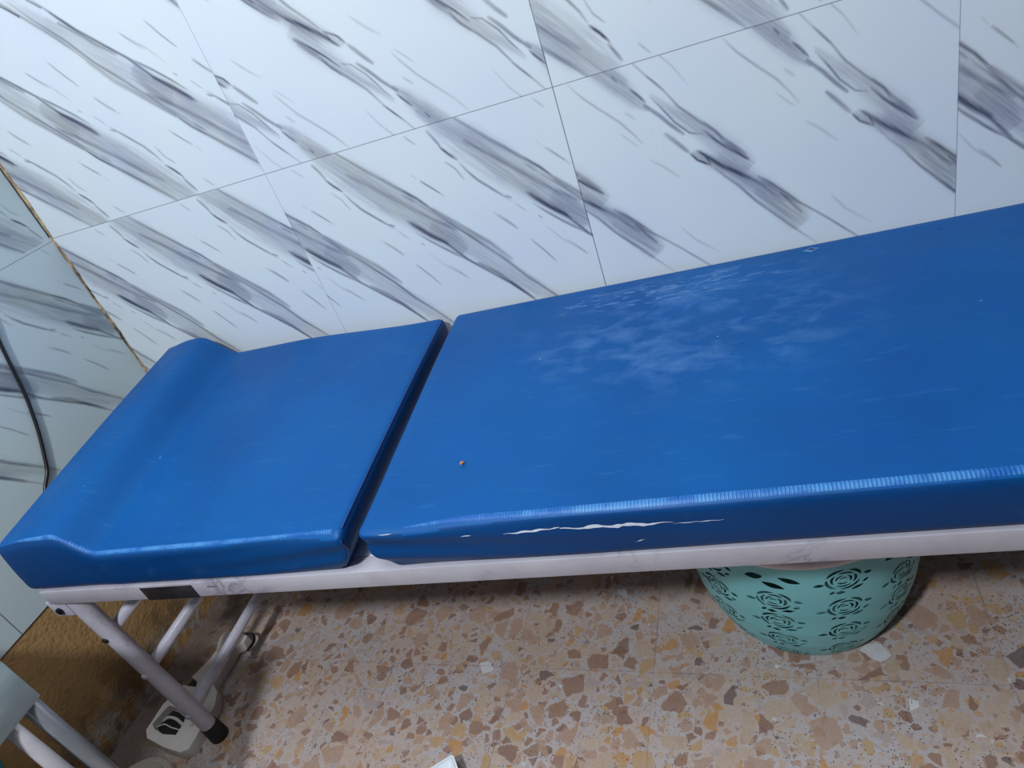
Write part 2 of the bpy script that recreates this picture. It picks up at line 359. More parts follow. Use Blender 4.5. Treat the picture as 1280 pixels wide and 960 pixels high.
# corner filler strip, worn and dirty
def filler():
    n = N('corner_filler'); p = n.pos()
    a = n.noise(p, 60, 5, .7)['Fac']; zz = n.sep(p)[2]
    col = n.mix(n.ramp(a, [(.35, 0.), (.6, 1.)]), srgb(120, 100, 78), srgb(190, 165, 130))
    dark_blots = n.math('MULTIPLY', n.ramp(n.noise(n.map(p, sc=(3, 3, 1)), 28, 4, .7)['Fac'], [(.40, 1.), (.60, 0.)]), n.math('SUBTRACT', 1.05, n.step(zz, .90, .99)))
    col = n.mix(dark_blots, col, srgb(28, 26, 26)); n.bump(a, .8, .003)
    return n.fin(col, .8)
bm = bmesh.new(); prev = None
for k in range(200):
    z = .36 + k * .0055; w = .0052 + .0016 * math.sin(k * .21) + random.uniform(-.0008, .0008) + (.0016 if z > .965 else -.0006)
    w2 = .0012 if z > .965 else .0028
    r = [bm.verts.new((-.0862, .010 - w2 - .0008, z)), bm.verts.new((-.0862 + .003, .0072, z)), bm.verts.new((-.086 + w + .001, .0096, z)), bm.verts.new((-.086 + w + .001, .0116, z)), bm.verts.new((-.0885, .0116, z))]
    if prev:
        for i in range(4): bm.faces.new((prev[i], prev[i + 1], r[i + 1], r[i]))
    prev = r
structure(obj('trim_1', bm, filler(), smooth=True))
# dark shrinkage crack running in the filler
bm = bmesh.new()
pts = [(-.0862 + random.uniform(0, .0008) + .0008, .0074 - .0022 + random.uniform(-.0006, .0006), .97 + k * .009) for k in range(60)]
tube(bm, pts, .0009, 6)
structure(obj('trim_2', bm, plain('crack_dark', (.012, .011, .011), .9), smooth=True))

# ---------------------------------------------------------------- floor
def terrazzo():
    n = N('terrazzo'); c = n.n.new('ShaderNodeTexCoord').outputs['Object']
    p = n.map(c, rot=(0, 0, .0))
    # tile cells
    s = n.sep(p)
    wob = n.noise(p, 60, 3, .6); pw = n.n.new('ShaderNodeVectorMath'); pw.operation = 'MULTIPLY_ADD'
    n.link(wob['Color'], pw.inputs[0]); pw.inputs[1].default_value = (.010, .010, .010); n.link(p, pw.inputs[2]); q = pw.outputs[0]
    def chips(scale, thr_lo, thr_hi, keep, off):
        qq = n.map(q, loc=off)
        F = n.vor(qq, scale); E = n.vor(qq, scale, 'DISTANCE_TO_EDGE')
        sc = n.sep(F['Color'])
        size = n.math('MULTIPLY_ADD', sc[1], .22, thr_lo)
        edge = n.math('GREATER_THAN', E['Distance'], size)
        edge = n.step(n.math('SUBTRACT', E['Distance'], size), 0, .03)
        kp = n.math('LESS_THAN', sc[0], keep)
        return n.math('MULTIPLY', edge, kp), sc[2], sc[1]
    big, bc, b2 = chips(27, .04, .2, .72, (.3, .1, 0))
    sm, sc_, s2 = chips(50, .03, .2, .85, (.7, .4, 0))
    ty, tc, t2 = chips(110, .05, .2, .50, (.2, .9, 0))
    chipcol = lambda f: n.ramp(f, [(0, srgb(166, 136, 118)), (.18, srgb(178, 156, 138)), (.34, srgb(142, 108, 90)), (.45, srgb(176, 144, 106)), (.57, srgb(166, 150, 144)), (.70, srgb(176, 154, 132)), (.81, srgb(130, 98, 84)), (.90, srgb(180, 132, 80)), (.965, srgb(104, 88, 84)), (.985, srgb(206, 206, 208))], 'CONSTANT')
    haze = n.ramp(n.noise(p, 7, 4, .6)['Fac'], [(.38, 0.), (.62, 1.)])
    matrix = n.mix(haze, srgb(184, 162, 150), srgb(178, 171, 174))
    matrix = n.mix(n.ramp(n.noise(p, 160, 3, .7)['Fac'], [(.4, .0), (.7, .55)]), matrix, srgb(158, 146, 144))
    col = n.mix(n.math('MULTIPLY', ty, .6), matrix, chipcol(tc))
    col = n.mix(n.math('MULTIPLY', sm, .85), col, chipcol(sc_))
    tex = n.ramp(n.noise(q, 240, 3, .7)['Fac'], [(.3, .86), (.7, 1.1)])
    bcol = n.mix(1.0, chipcol(bc), tex, 'MULTIPLY')
    col = n.mix(n.math('MULTIPLY', big, .82), col, bcol)
    # pits and black specks
    v = n.vor(p, 250); dens = n.ramp(n.noise(p, 11, 3, .6)['Fac'], [(.38, .0), (.60, 1.)])
    pick = n.math('GREATER_THAN', n.math('MULTIPLY', n.sep(v['Color'])[0], n.math('ADD', dens, .42)), .72)
    dot = n.math('MULTIPLY', n.ramp(v['Distance'], [(.2, 1.), (.34, 0.)]), pick)
    notchip = n.math('SUBTRACT', 1., n.math('MULTIPLY', big, .85))
    col = n.mix(n.math('MULTIPLY', n.math('MULTIPLY', dot, notchip), .9), col, srgb(40, 34, 34))
    # joints of the 0.283 m tiles, uneven
    def grid(val, off, wdt):
        t = n.math('FRACT', n.math('DIVIDE', n.math('SUBTRACT', val, off), .283))
        d = n.math('MULTIPLY', n.math('MINIMUM', t, n.math('SUBTRACT', 1., t)), .283)
        return n.math('SUBTRACT', 1., n.step(d, wdt, wdt + .0012))
    pl = n.sep(q)
    off = .0005
    gx = grid(n.math('ADD', s[0], n.math('MULTIPLY', n.noise(p, 40, 3)['Fac'], .003)), 0, off)
    gy = grid(n.math('ADD', s[1], n.math('MULTIPLY', n.noise(p, 40, 3)['Fac'], .003)), 0, off)
    g = n.math('MAXIMUM', gx, gy)
    gpat = n.ramp(n.noise(p, 9, 3, .7)['Fac'], [(.40, .04), (.62, .5)])
    col = n.mix(n.math('MULTIPLY', g, gpat), col, srgb(96, 90, 96))
    # floor blends to dark brown towards the left wall, uneven edge
    left_dark = n.math('SUBTRACT', 1., n.step(n.math('ADD', s[0], n.math('MULTIPLY', n.noise(p, 9, 4, .65)['Fac'], .16)), -.50, -.38))
    col = n.mix(n.math('MULTIPLY', left_dark, .8), col, srgb(70, 56, 48))
    n.bump(n.math('SUBTRACT', n.noise(p, 90, 2)['Fac'], n.math('ADD', dot, g)), .15, .0015)
    return n.fin(col, n.ramp(n.noise(p, 14, 3)['Fac'], [(.3, .38), (.7, .6)]), 0, .4)
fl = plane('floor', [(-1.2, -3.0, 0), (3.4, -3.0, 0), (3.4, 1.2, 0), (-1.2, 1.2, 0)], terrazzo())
# turn the tile grid: origin on a tile corner
a = -.0305; ox, oy = .8 + math.cos(a) * (.5548 - .8) - math.sin(a) * (-.4324 + .3), -.3 + math.sin(a) * (.5548 - .8) + math.cos(a) * (-.4324 + .3)
R_ = Matrix.Rotation(-a, 4, 'Z')
for v in fl.data.vertices: v.co = R_ @ (v.co - Vector((ox, oy, 0)))
fl.location = (ox, oy, 0); fl.rotation_euler = (0, 0, a); fl['kind'] = 'structure'

# ---------------------------------------------------------------- couch
PIV = Vector((.8, -.3, 0))
bed = empty('examination_couch', PIV, BED_ROT)
tag(bed, 'long examination couch with blue vinyl mattresses on a white tubular frame', 'examination couch')
def L3(p): return (p[0] - PIV.x, p[1] - PIV.y, p[2])

def vinyl(name, main, k=1.0):
    n = N(name); p = n.pos(); s = n.sep(p)
    big = n.noise(p, 3.5, 4, .6)['Fac']; fine = n.noise(p, 55, 4, .7)['Fac']; mid = n.noise(p, 14, 4, .65)['Fac']
    col = n.mix(n.ramp(big, [(.35, 0.), (.65, 1.)]), srgb(0, 74, 138), srgb(1, 85, 150))
    col = n.mix(n.ramp(mid, [(.45, 0.), (.75, .30)]), col, srgb(10, 70, 150))
    scr = n.noise(n.map(p, rot=(0, 0, .35), sc=(8, 60, 8)), 2.2, 4, .6)['Fac']
    col = n.mix(n.ramp(scr, [(.60, 0.), (.74, .16)]), col, srgb(80, 140, 195))
    # white flecks
    v = n.vor(p, 38); pk = n.math('GREATER_THAN', n.sep(v['Color'])[0], .93)
    fl_ = n.math('MULTIPLY', n.ramp(n.math('ADD', v['Distance'], n.math('MULTIPLY', fine, .1)), [(.085, 1.), (.115, 0.)]), pk)
    col = n.mix(n.math('MULTIPLY', fl_, .55), col, srgb(150, 180, 215))
    v2 = n.vor(p, 24); pk2 = n.math('GREATER_THAN', n.sep(v2['Color'])[1], .965)
    col = n.mix(n.math('MULTIPLY', n.math('MULTIPLY', n.ramp(v2['Distance'], [(.04, 1.), (.06, 0.)]), pk2), .8), col, srgb(10, 20, 50))
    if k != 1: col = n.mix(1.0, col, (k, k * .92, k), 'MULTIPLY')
    rough = n.ramp(mid, [(.3, .40), (.7, .52)])
    if main:
        # rubbed, water-stained patch towards the wall side
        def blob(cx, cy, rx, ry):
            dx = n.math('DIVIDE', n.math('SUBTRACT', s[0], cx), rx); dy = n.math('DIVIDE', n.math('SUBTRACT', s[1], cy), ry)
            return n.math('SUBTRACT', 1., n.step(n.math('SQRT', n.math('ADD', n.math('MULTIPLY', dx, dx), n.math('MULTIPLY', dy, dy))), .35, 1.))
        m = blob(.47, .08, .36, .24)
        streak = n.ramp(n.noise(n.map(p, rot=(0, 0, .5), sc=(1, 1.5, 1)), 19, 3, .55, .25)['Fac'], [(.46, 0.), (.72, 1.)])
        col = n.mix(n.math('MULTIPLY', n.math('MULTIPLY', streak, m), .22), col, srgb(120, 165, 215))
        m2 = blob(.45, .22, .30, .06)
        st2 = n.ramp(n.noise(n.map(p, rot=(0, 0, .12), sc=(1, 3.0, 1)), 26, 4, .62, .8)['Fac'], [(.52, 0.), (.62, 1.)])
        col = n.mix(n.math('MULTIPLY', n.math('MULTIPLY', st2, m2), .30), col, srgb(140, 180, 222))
    n.bump(n.math('ADD', n.math('MULTIPLY', fine, .4), n.math('MULTIPLY', mid, 1.2)), .22, .0022)
    return n.fin(col, rough, 0, .20)
M_v1, M_v2 = vinyl('blue_vinyl_main', True), vinyl('blue_vinyl_head', False)
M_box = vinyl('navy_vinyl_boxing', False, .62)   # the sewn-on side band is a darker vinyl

def axis_samples(lo, hi, r, n):
    e = [lo + r * (1 - math.cos(math.pi / 2 * k / 5)) for k in range(6)]
    m = [lo + r + (hi - lo - 2 * r) * k / n for k in range(1, n)]
    e2 = [hi - (x - lo) for x in e][::-1]
    return e + m + e2
def cushion(name, x0, x1, y0, y1, zb, zt, r, warp, mat, parent, nx, ny):
    xs, ys_, zs_ = axis_samples(x0, x1, r, nx), axis_samples(y0, y1, r, ny), axis_samples(zb, zt, r, 9)
    bm = bmesh.new(); cache = {}
    def vert(x, y, z):
        k = (round(x, 6), round(y, 6), round(z, 6))
        if k not in cache:
            q = Vector((min(max(x, x0 + r), x1 - r), min(max(y, y0 + r), y1 - r), min(max(z, zb + r), zt - r)))
            d = Vector((x, y, z)) - q
            p = q + d.normalized() * r if d.length > 1e-9 else Vector((x, y, z))
            cache[k] = bm.verts.new(L3(warp(p)))
        return cache[k]
    def face(A, B, f):
        for i in range(len(A) - 1):
            for j in range(len(B) - 1):
                bm.faces.new((vert(*f(A[i], B[j])), vert(*f(A[i + 1], B[j])), vert(*f(A[i + 1], B[j + 1])), vert(*f(A[i], B[j + 1]))))
    face(xs, ys_, lambda a, b: (a, b, zt)); face(xs, ys_, lambda a, b: (a, b, zb))
    face(xs, zs_, lambda a, b: (a, y0, b)); face(xs, zs_, lambda a, b: (a, y1, b))
    face(ys_, zs_, lambda a, b: (x0, a, b)); face(ys_, zs_, lambda a, b: (x1, a, b))
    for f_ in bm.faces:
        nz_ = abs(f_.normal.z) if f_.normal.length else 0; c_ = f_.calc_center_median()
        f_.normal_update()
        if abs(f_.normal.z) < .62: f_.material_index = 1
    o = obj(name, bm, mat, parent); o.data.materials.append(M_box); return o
def sst(a, b, x):
    t = min(max((x - a) / (b - a), 0), 1); return t * t * (3 - 2 * t)
ZB, ZT = .5145, .594
def warp_main(p):
    x, y, z = p; h = (z - ZB) / (ZT - ZB); fy = (y + .618) / .615
    # slightly skewed head end, rounded lower corners, pleats near the front corner
    e = math.exp(-((x - .822) / .05) ** 2)
    x += -.022 * fy * (1 - sst(.82, 1.1, x)) + .006 * sst(.82, .9, x) * 0
    if h < .6: x += .030 * e * (1 - h / .6) ** 1.5 * (1 if p[0] < .9 else 0)
    z += h * (.004 * math.sin(fy * math.pi) + .002 * math.sin(x * 9 + y * 5) * math.sin(fy * math.pi))
    ff = math.exp(-((y + .618) / .02) ** 2)
    y += ff * (.0034 * math.sin(h * 13 + x * 14) * math.exp(-max(x - .85, 0) / .18) + .0025 * math.sin(h * math.pi) * -1)
    y += ff * .003 * (1 - h)
    z += .0015 * ff * h * math.sin(x * 40) * math.exp(-max(x - .85, 0) / .15)
    return Vector((x, y, z))
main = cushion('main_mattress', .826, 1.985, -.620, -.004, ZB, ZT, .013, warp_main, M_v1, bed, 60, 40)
def top_head(x, fy):
    a = .245 + .03 * (1 - fy) ; b = a + .055
    bump_ = (.046 + .012 * fy) * (1 - sst(a - .02, b + .0, x)) * (.82 + .18 * sst(.12, .20, x))
    return bump_ + .017 * fy * (1 - sst(.45, .78, x))
def warp_head(p):
    x, y, z = p; h = (z - ZB) / (ZT - ZB); fy = min(max((y + .618) / .615, 0), 1)
    u = (x - .12) / (.80 - .12)
    x += (.012 - .070 * fy) * (1 - u) + (-.022 * fy + .000) * u
    e = 1 if p[0] > .74 else 0
    if h < .6 and e: x -= .034 * (1 - h / .6) ** 1.5 * math.exp(-((p[0] - .80) / .05) ** 2)
    if p[0] < .2: x -= .022 * (1 - h) * math.exp(-((p[0] - .12) / .06) ** 2)
    z += h * (top_head(p[0] + (.0) , fy) + .003 * math.sin(fy * math.pi))
    ff = math.exp(-((y + .618) / .02) ** 2)
    y += ff * (.0022 * math.sin(h * 14 - x * 16) * math.exp(-max(.78 - x, 0) / .16) - .002 * math.sin(h * math.pi) + .003 * (1 - h))
    return Vector((x, y, z))
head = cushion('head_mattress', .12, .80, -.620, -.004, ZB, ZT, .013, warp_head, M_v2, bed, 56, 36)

# stitched seam bands along the front top edge
def seam_mat():
    n = N('stitched_edge'); p = n.pos(); s = n.sep(p)
    st = n.math('FRACT', n.math('MULTIPLY', s[0], 230))
    stitch = n.math('MULTIPLY', n.step(st, .15, .35), n.math('SUBTRACT', 1., n.step(st, .65, .85)))
    wear = n.ramp(n.noise(p, 13, 5, .7)['Fac'], [(.42, 0.), (.62, 1.)])
    col = n.mix(n.math('MULTIPLY', n.math('ADD', stitch, .5), wear), srgb(10, 92, 172), srgb(70, 140, 200))
    n.bump(stitch, .6, .002)
    return n.fin(col, .45)
M_seam = seam_mat()
def seam_band(par, x0, x1, warp, n, w0=25, w1=70, name='stitched_seam'):
    bm = bmesh.new(); prev = None
    for i in range(n + 1):
        x = x0 + (x1 - x0) * i / n; row = []
        for k in range(7):
            t = math.radians(w0 + (w1 - w0) * k / 6 * min(1, .15 + (x - x0) / .14))
            off = .0131 + .0011 * math.sin(math.pi * k / 6)
            row.append(bm.verts.new(L3(warp(Vector((x, -.620 + .013 - off * math.cos(t), ZT - .013 + off * math.sin(t)))))))
        if prev:
            for k in range(6): bm.faces.new((prev[k], row[k], row[k + 1], prev[k + 1]))
        prev = row
    return obj(name, bm, M_seam, par)
seam_band(main, .90, 1.97, warp_main, 160, 52, 100)
seam_band(head, .14, .785, warp_head, 110, 50, 80)
# cord seam at the right end of the head mattress and its side gusset
M_cord = plain('blue_cord', srgb(14, 62, 130), .5, 0, .2)
bm = bmesh.new(); tube(bm, [L3(warp_head(Vector((.80 - .0037 + .0006, -.605 + .59 * k / 40, ZT - .0037 + .0006)))) for k in range(41)], .0013, 8)
obj('piping', bm, M_cord, head)
bm = bmesh.new(); tube(bm, [L3(warp_head(Vector((.80 - .0037 + .0006, -.620 + .0037 - .0006, ZB + .012 + (ZT - ZB - .024) * k / 16)))) for k in range(17)], .0011, 8)
obj('piping', bm, M_cord, head)

# torn strip and nicks where the white backing shows
M_tear = plain('torn_backing', srgb(205, 210, 226), .8, 0, .1)
def tear(pts, wid, name='tear'):
    bm = bmesh.new(); prev = None
    for (x, z), w in zip(pts, wid):
        r = []
        for zz in (z + w, z - w):
            p = warp_main(Vector((x, -.620, zz))); r.append(bm.verts.new(L3((p.x, p.y - .0008, p.z))))
        if prev: bm.faces.new((prev[0], r[0], r[1], prev[1]))
        prev = r
    return obj(name, bm, M_tear, main, smooth=False)
tp = [(1.039, 0.573, 1.115, 0.575, 0.0018), (1.115, 0.573, 1.254, 0.569, 0.003), (1.203, 0.539, 1.215, 0.544, 0.0013), (1.205, 0.539, 1.205, 0.535, 0.001), (0.98, 0.575, 0.995, 0.575, 0.0009), (1.254, 0.567, 1.312, 0.567, 0.0008), (0.863, 0.59, 0.883, 0.59, 0.0008)]
for k, (x0, z0, x1, z1, w) in enumerate(tp):
    nn = max(4, int((x1 - x0) / .006)); pts, wd = [], []
    for i in range(nn + 1):
        t = i / nn; pts.append((x0 + (x1 - x0) * t, z0 + (z1 - z0) * t + .0012 * math.sin(t * 21 + k) * min(1, nn / 20)))
        wd.append(w * (.15 + .85 * math.sin(math.pi * min(1, max(0, t))) ** .7) * random.uniform(.35, 1.1))
    tear(pts, wd)

# ventilation eyelet
M_eye = plain('eyelet_metal', srgb(90, 140, 190), .35, .6, .1)
M_black = plain('black_rubber', (.012, .012, .014), .6, 0, .2)
bm = bmesh.new(); c = Vector((1.494, -.034, ZT + .0012))
for a_, b_, z1 in ((.015, .0085, .0012),):
    o_ = [bm.verts.new(L3((c.x + a_ * dx, c.y + b_ * 1.0 * dy, c.z))) for dx, dy in ((1, 0), (0, 1), (-1, 0), (0, -1))]
    t_ = [bm.verts.new(L3((c.x + a_ * .8 * dx, c.y + b_ * .8 * dy, c.z + z1))) for dx, dy in ((1, 0), (0, 1), (-1, 0), (0, -1))]
    i_ = [bm.verts.new(L3((c.x + a_ * .45 * dx, c.y + b_ * .45 * dy, c.z + z1))) for dx, dy in ((1, 0), (0, 1), (-1, 0), (0, -1))]
    j_ = [bm.verts.new(L3((c.x + a_ * .45 * dx, c.y + b_ * .45 * dy, c.z))) for dx, dy in ((1, 0), (0, 1), (-1, 0), (0, -1))]
    for A, B in ((o_, t_), (t_, i_), (i_, j_)):
        for k in range(4): bm.faces.new((A[k], A[(k + 1) % 4], B[(k + 1) % 4], B[k]))
eye = obj('air_eyelet', bm, M_eye, main, smooth=False); eye['label'] = 'diamond-shaped metal air eyelet'
bm = bmesh.new(); bm.faces.new([bm.verts.new(L3((c.x + .0068 * dx, c.y + .0036 * dy, c.z + .0008))) for dx, dy in ((1, 0), (0, 1), (-1, 0), (0, -1))])
obj('eyelet_hole', bm, M_black, eye, smooth=False)

# frame ------------------------------------------------------------
def frame_mat():
    n = N('marbled_frame'); p = n.pos()
    st = n.map(p, rot=(0, .5, 0), sc=(1, 1, 1))
    a = n.noise(p, 4, 4, .6)['Fac']; v = n.noise(st, 11, 5, .62, 1.4)['Fac']
    col = n.mix(n.ramp(a, [(.35, 0.), (.65, 1.)]), srgb(168, 162, 172), srgb(186, 183, 192))
    ln = n.ramp(v, [(.46, 0.), (.5, 1.), (.54, 0.)])
    blot = n.ramp(n.noise(p, 6, 3)['Fac'], [(.50, 0.), (.66, 1.)])
    col = n.mix(n.math('MULTIPLY', n.math('MULTIPLY', ln, blot), .75), col, srgb(96, 92, 106))
    col = n.mix(n.ramp(n.noise(p, 30, 4, .6)['Fac'], [(.5, 0.), (.75, .35)]), col, srgb(160, 150, 160))
    return n.fin(col, .45)
M_frame = frame_mat()
FL, FR, FF, FB = .131, 1.985, -.6180, -.004; Z0, Z1 = .4805, .5140
bm = bmesh.new()
box(bm, L3((FL, FF, Z0)), L3((FR, FF + .03, Z1)), .0016); obj('side_rail', bm, M_frame, bed, auto=40)
bm = bmesh.new(); box(bm, L3((FL, FB - .03, Z0)), L3((FR, FB, Z1)), .0016); obj('side_rail', bm, M_frame, bed, auto=40)
for x in (FL, FR - .03):
    bm = bmesh.new(); box(bm, L3((x, FF + .0305, Z0)), L3((x + .03, FB - .0305, Z1)), .0016); obj('end_rail', bm, M_frame, bed, auto=40)
bm = bmesh.new(); box(bm, L3((FL + .031, FF + .031, Z1 - .014)), L3((FR - .031, FB - .031, Z1 - .001)), .001); obj('base_board', bm, plain('painted_board', srgb(206, 210, 220), .55, 0, .06), bed, auto=40)
bm = bmesh.new(); box(bm, L3((.366, FF - .0012, Z0 - .0006)), L3((.476, FF - .0002, Z1 - .004)), .0003)
tape = obj('tape_patch', bm, plain('dark_tape', (.02, .018, .022), .35, 0, .5, 25), bed, auto=40); tape['label'] = 'black tape patch on the front rail'
# small illegible maker sticker: a thin grey line of print
bm = bmesh.new()
for k, (a_, w_) in enumerate(((.505, .004), (.5105, .003), (.515, .005), (.5215, .003))):
    box(bm, L3((a_, FF - .0004, .5022)), L3((a_ + w_, FF - .0001, .5036 if k else .5042)))
obj('sticker_print', bm, M_black, bed, smooth=False)

def steel(name, c, rough=.4):
    n = N(name); p = n.pos(); a = n.noise(p, 16, 4, .65)['Fac']; b = n.noise(n.map(p, sc=(1, 1, .3)), 70, 4, .7)['Fac']
    col = n.mix(n.ramp(a, [(.35, 0.), (.65, 1.)]), tuple(x * .82 for x in c), c)
    col = n.mix(n.ramp(b, [(.58, 0.), (.72, .45)]), col, srgb(120, 108, 108)); n.bump(b, .15, .001)
    return n.fin(col, rough, 0, .5)
M_steel = steel('white_enamel_tube', srgb(196, 192, 206))
def bed_leg(x, y, lean):
    bm = bmesh.new(); top = (x - .028 * lean, y, Z0 - .001); 
    tube(bm, [L3(top), L3((x, y, .028))], .0168, 28)
    lg = obj('leg', bm, M_steel, bed, auto=50)
    bm = bmesh.new(); k = .016 * lean
    tube(bm, [L3((x - .001 * lean, y, .046)), L3((x + .0 * lean, y, .030)), L3((x + .001 * lean, y, .003)), L3((x + .001 * lean, y, .0005))], .0225, 28, rs=[.0180, .0190, .0200, .0185])
    obj('rubber_foot', bm, M_black, lg, auto=50)
    # mounting tongue with its bolt
    bm = bmesh.new(); xx = top[0] - lean * .012
    box(bm, L3((xx - .030, y - .020, Z0 - .040)), L3((xx + .012, y - .0160, Z0 - .0005)), .002); obj('mounting_plate', bm, M_steel, lg, auto=50)
    bm = bmesh.new(); tube(bm, [L3((xx - .010, y - .0170, Z0 - .024)), L3((xx - .010, y - .0240, Z0 - .024)), L3((xx - .010, y - .0255, Z0 - .024))], .0075, 16, rs=[.0078, .0075, .004]); obj('bolt', bm, plain('bolt_dark', (.03, .03, .035), .35, .8), lg, auto=50)
    return lg
YF, YB = -.592, -.030
for x, lean in ((.178, 1), (1.86, -1)):
    bed_leg(x, YF, lean); bed_leg(x, YB, lean)
    for z in (.365, .247, .105):
        xx = x - .028 * lean * (z - .03) / .45
        bm = bmesh.new(); tube(bm, [L3((xx, YF + .010, z)), L3((xx, YB - .010, z))], .0115, 20); cb = obj('cross_bar', bm, M_steel, bed)
        for yy in (YF,):
            bm = bmesh.new(); tube(bm, [L3((xx - lean * .001, yy - .0145, z - .004)), L3((xx, yy - .0180, z - .004)), L3((xx, yy - .0190, z - .004))], .008, 14, rs=[.0075, .0065, .003]); obj('weld_cap', bm, M_steel if z < .3 else M_black, cb)

# crumb on the mattress
bm = bmesh.new(); bmesh.ops.create_icosphere(bm, subdivisions=2, radius=.0034)
for v in bm.verts: v.co = Vector((v.co.x * random.uniform(.6, 1.2), v.co.y * random.uniform(.6, 1.2), v.co.z * .5 * random.uniform(.7, 1.2)))
cr = obj('crumb', bm, plain('crumb_brown', srgb(196, 120, 70), .8), smooth=False)
cr.location = (0.9626, -0.5020, .6015); tag(cr, 'tiny orange-brown crumb lying on the main blue mattress near its head end', 'crumb')

# ---------------------------------------------------------------- rose-patterned basket
BC = (1.400, -.262)
def rb(z): # outer radius against height
    return float(np.interp(z, [0, .006, .03, .07, .12, .18, .24, .31], [.142, .150, .163, .178, .190, .198, .2015, .202]))
HB = .300
basket = empty('storage_basket', (BC[0], BC[1], 0))
tag(basket, 'round turquoise plastic basket with cut-out rose pattern standing on the floor under the couch', 'basket')
NU, NV = 1150, 270
th = np.linspace(0, 2 * np.pi, NU, endpoint=False); zz = np.linspace(0, HB, NV)
def rose(u, v):
    """cut-out amount for one rose, u,v in units of its half size"""
    r = np.hypot(u, v); t = np.arctan2(v, u); cut = np.zeros_like(u)
    def arc(cx, cy, rad, a0, a1, w):
        rr = np.hypot(u - cx, v - cy); tt = np.mod(np.arctan2(v - cy, u - cx) - a0, 2 * np.pi); span = (a1 - a0)
        k = np.clip(tt / span, 0, 1); ww = w * np.sin(np.pi * k) ** .6
        return np.where((tt < span), np.clip((ww - np.abs(rr - rad)) / .03 + .5, 0, 1), 0)
    pi = math.pi
    for a0, a1, rad, w in ((.15, 1.25, .80, .075), (1.5, 2.7, .80, .085), (2.95, 4.2, .78, .07), (4.45, 5.9, .78, .075),
                           (.7, 2.0, .56, .06), (2.3, 3.7, .55, .055), (4.0, 5.3, .56, .055), (5.55, 6.8, .56, .06),
                           (1.6, 3.2, .34, .05), (3.7, 5.2, .33, .05), (5.6, 7.3, .34, .05), (.4, 3.0, .15, .045)):
        cut = np.maximum(cut, arc(0, 0, rad, a0, a1, w))
    def leaf(cx, cy, ang, l, w):
        x = (u - cx) * math.cos(ang) + (v - cy) * math.sin(ang); y = -(u - cx) * math.sin(ang) + (v - cy) * math.cos(ang)
        return np.clip((w * (1 - np.clip(np.abs(x) / l, 0, 1) ** 1.6) - np.abs(y)) / .03 + .5, 0, 1) * (np.abs(x) < l)
    for a in ((-1.12, -.25, .2, .26, .13), (1.12, .05, -.5, .22, .12), (-.55, -1.02, .9, .17, .09), (-.18, -1.10, -.2, .22, .13), (.6, -.92, .25, .32, .12), (1.0, -.55, .6, .2, .09)):
        cut = np.maximum(cut, leaf(*a))
    return cut
def leaves(u, v):
    def leaf(cx, cy, ang, l, w):
        x = (u - cx) * math.cos(ang) + (v - cy) * math.sin(ang); y = -(u - cx) * math.sin(ang) + (v - cy) * math.cos(ang)
        return np.clip((w * (1 - np.clip(np.abs(x) / l, 0, 1) ** 1.8) - np.abs(y)) / .03 + .5, 0, 1) * (np.abs(x) < l)
    return np.maximum(np.maximum(leaf(-.75, .15, .25, .45, .26), leaf(.10, -.45, -.35, .55, .22)), leaf(.85, .1, -.45, .55, .2))
TH, ZZ = np.meshgrid(th, zz); cut = np.zeros_like(TH)
ncol = 12; ROWS = ([.058, .126, .194, .262], [.030, .095, .157, .215, .266])
for c_ in range(ncol):
    cth = 2 * np.pi * (c_ + .0) / ncol + -1.309
    dth = np.mod(TH - cth + np.pi, 2 * np.pi) - np.pi
    for k, zc in enumerate(ROWS[c_ % 2]):
        rad = rb(zc); hs = .031 * rad / .19
        u = dth * rad / hs; v = (ZZ - zc) / (hs * .80)
        m = (np.abs(u) < 1.6) & (np.abs(v) < 1.5)
        f = rose if k < 4 else leaves
        cut[m] = np.maximum(cut[m], f(u[m], v[m]))
def shell(name, dr, mat, withcut=True):
    R = np.array([rb(z) for z in zz])[:, None] - dr
    # a cut recesses a touch at its border, like a moulded rim
    X = R * np.cos(TH); Y = R * np.sin(TH)
    co = np.stack([X, Y, ZZ], -1).reshape(-1, 3)
    me = bpy.data.meshes.new(name); me.vertices.add(len(co)); me.vertices.foreach_set('co', co.astype(np.float32).ravel())
    r_, c_ = np.meshgrid(np.arange(NV - 1), np.arange(NU), indexing='ij'); c2 = (c_ + 1) % NU
    f = np.stack([r_ * NU + c_, r_ * NU + c2, (r_ + 1) * NU + c2, (r_ + 1) * NU + c_], -1).reshape(-1, 4).astype(np.int32)
    me.loops.add(f.size); me.loops.foreach_set('vertex_index', f.ravel()); me.polygons.add(len(f)); me.polygons.foreach_set('loop_start', np.arange(len(f), dtype=np.int32) * 4)
    me.update(calc_edges=True); me.polygons.foreach_set('use_smooth', [True] * len(f))
    a = me.attributes.new('cut', 'FLOAT', 'POINT'); a.data.foreach_set('value', cut.astype(np.float32).ravel())
    me.materials.append(mat); o = link(bpy.data.objects.new(name, me)); o.parent = basket
    return o
def basket_mat():
    n = N('turquoise_plastic'); p = n.pos(); cu = n.attr('cut'); a = n.noise(p, 12, 3)['Fac']
    col = n.mix(n.ramp(a, [(.35, 0.), (.65, 1.)]), srgb(108, 178, 184), srgb(118, 188, 192))
    n.bump(n.math('MULTIPLY', cu, -1.), .8, .004)
    n.fin(col, .38, 0, .5)
    tr = n.n.new('ShaderNodeBsdfTransparent'); mx = n.n.new('ShaderNodeMixShader')
    n.link(n.step(cu, .45, .6), mx.inputs[0]); n.link(n.b.outputs[0], mx.inputs[1]); n.link(tr.outputs[0], mx.inputs[2])
    n.link(mx.outputs[0], n.n['Material Output'].inputs[0]); return n.m
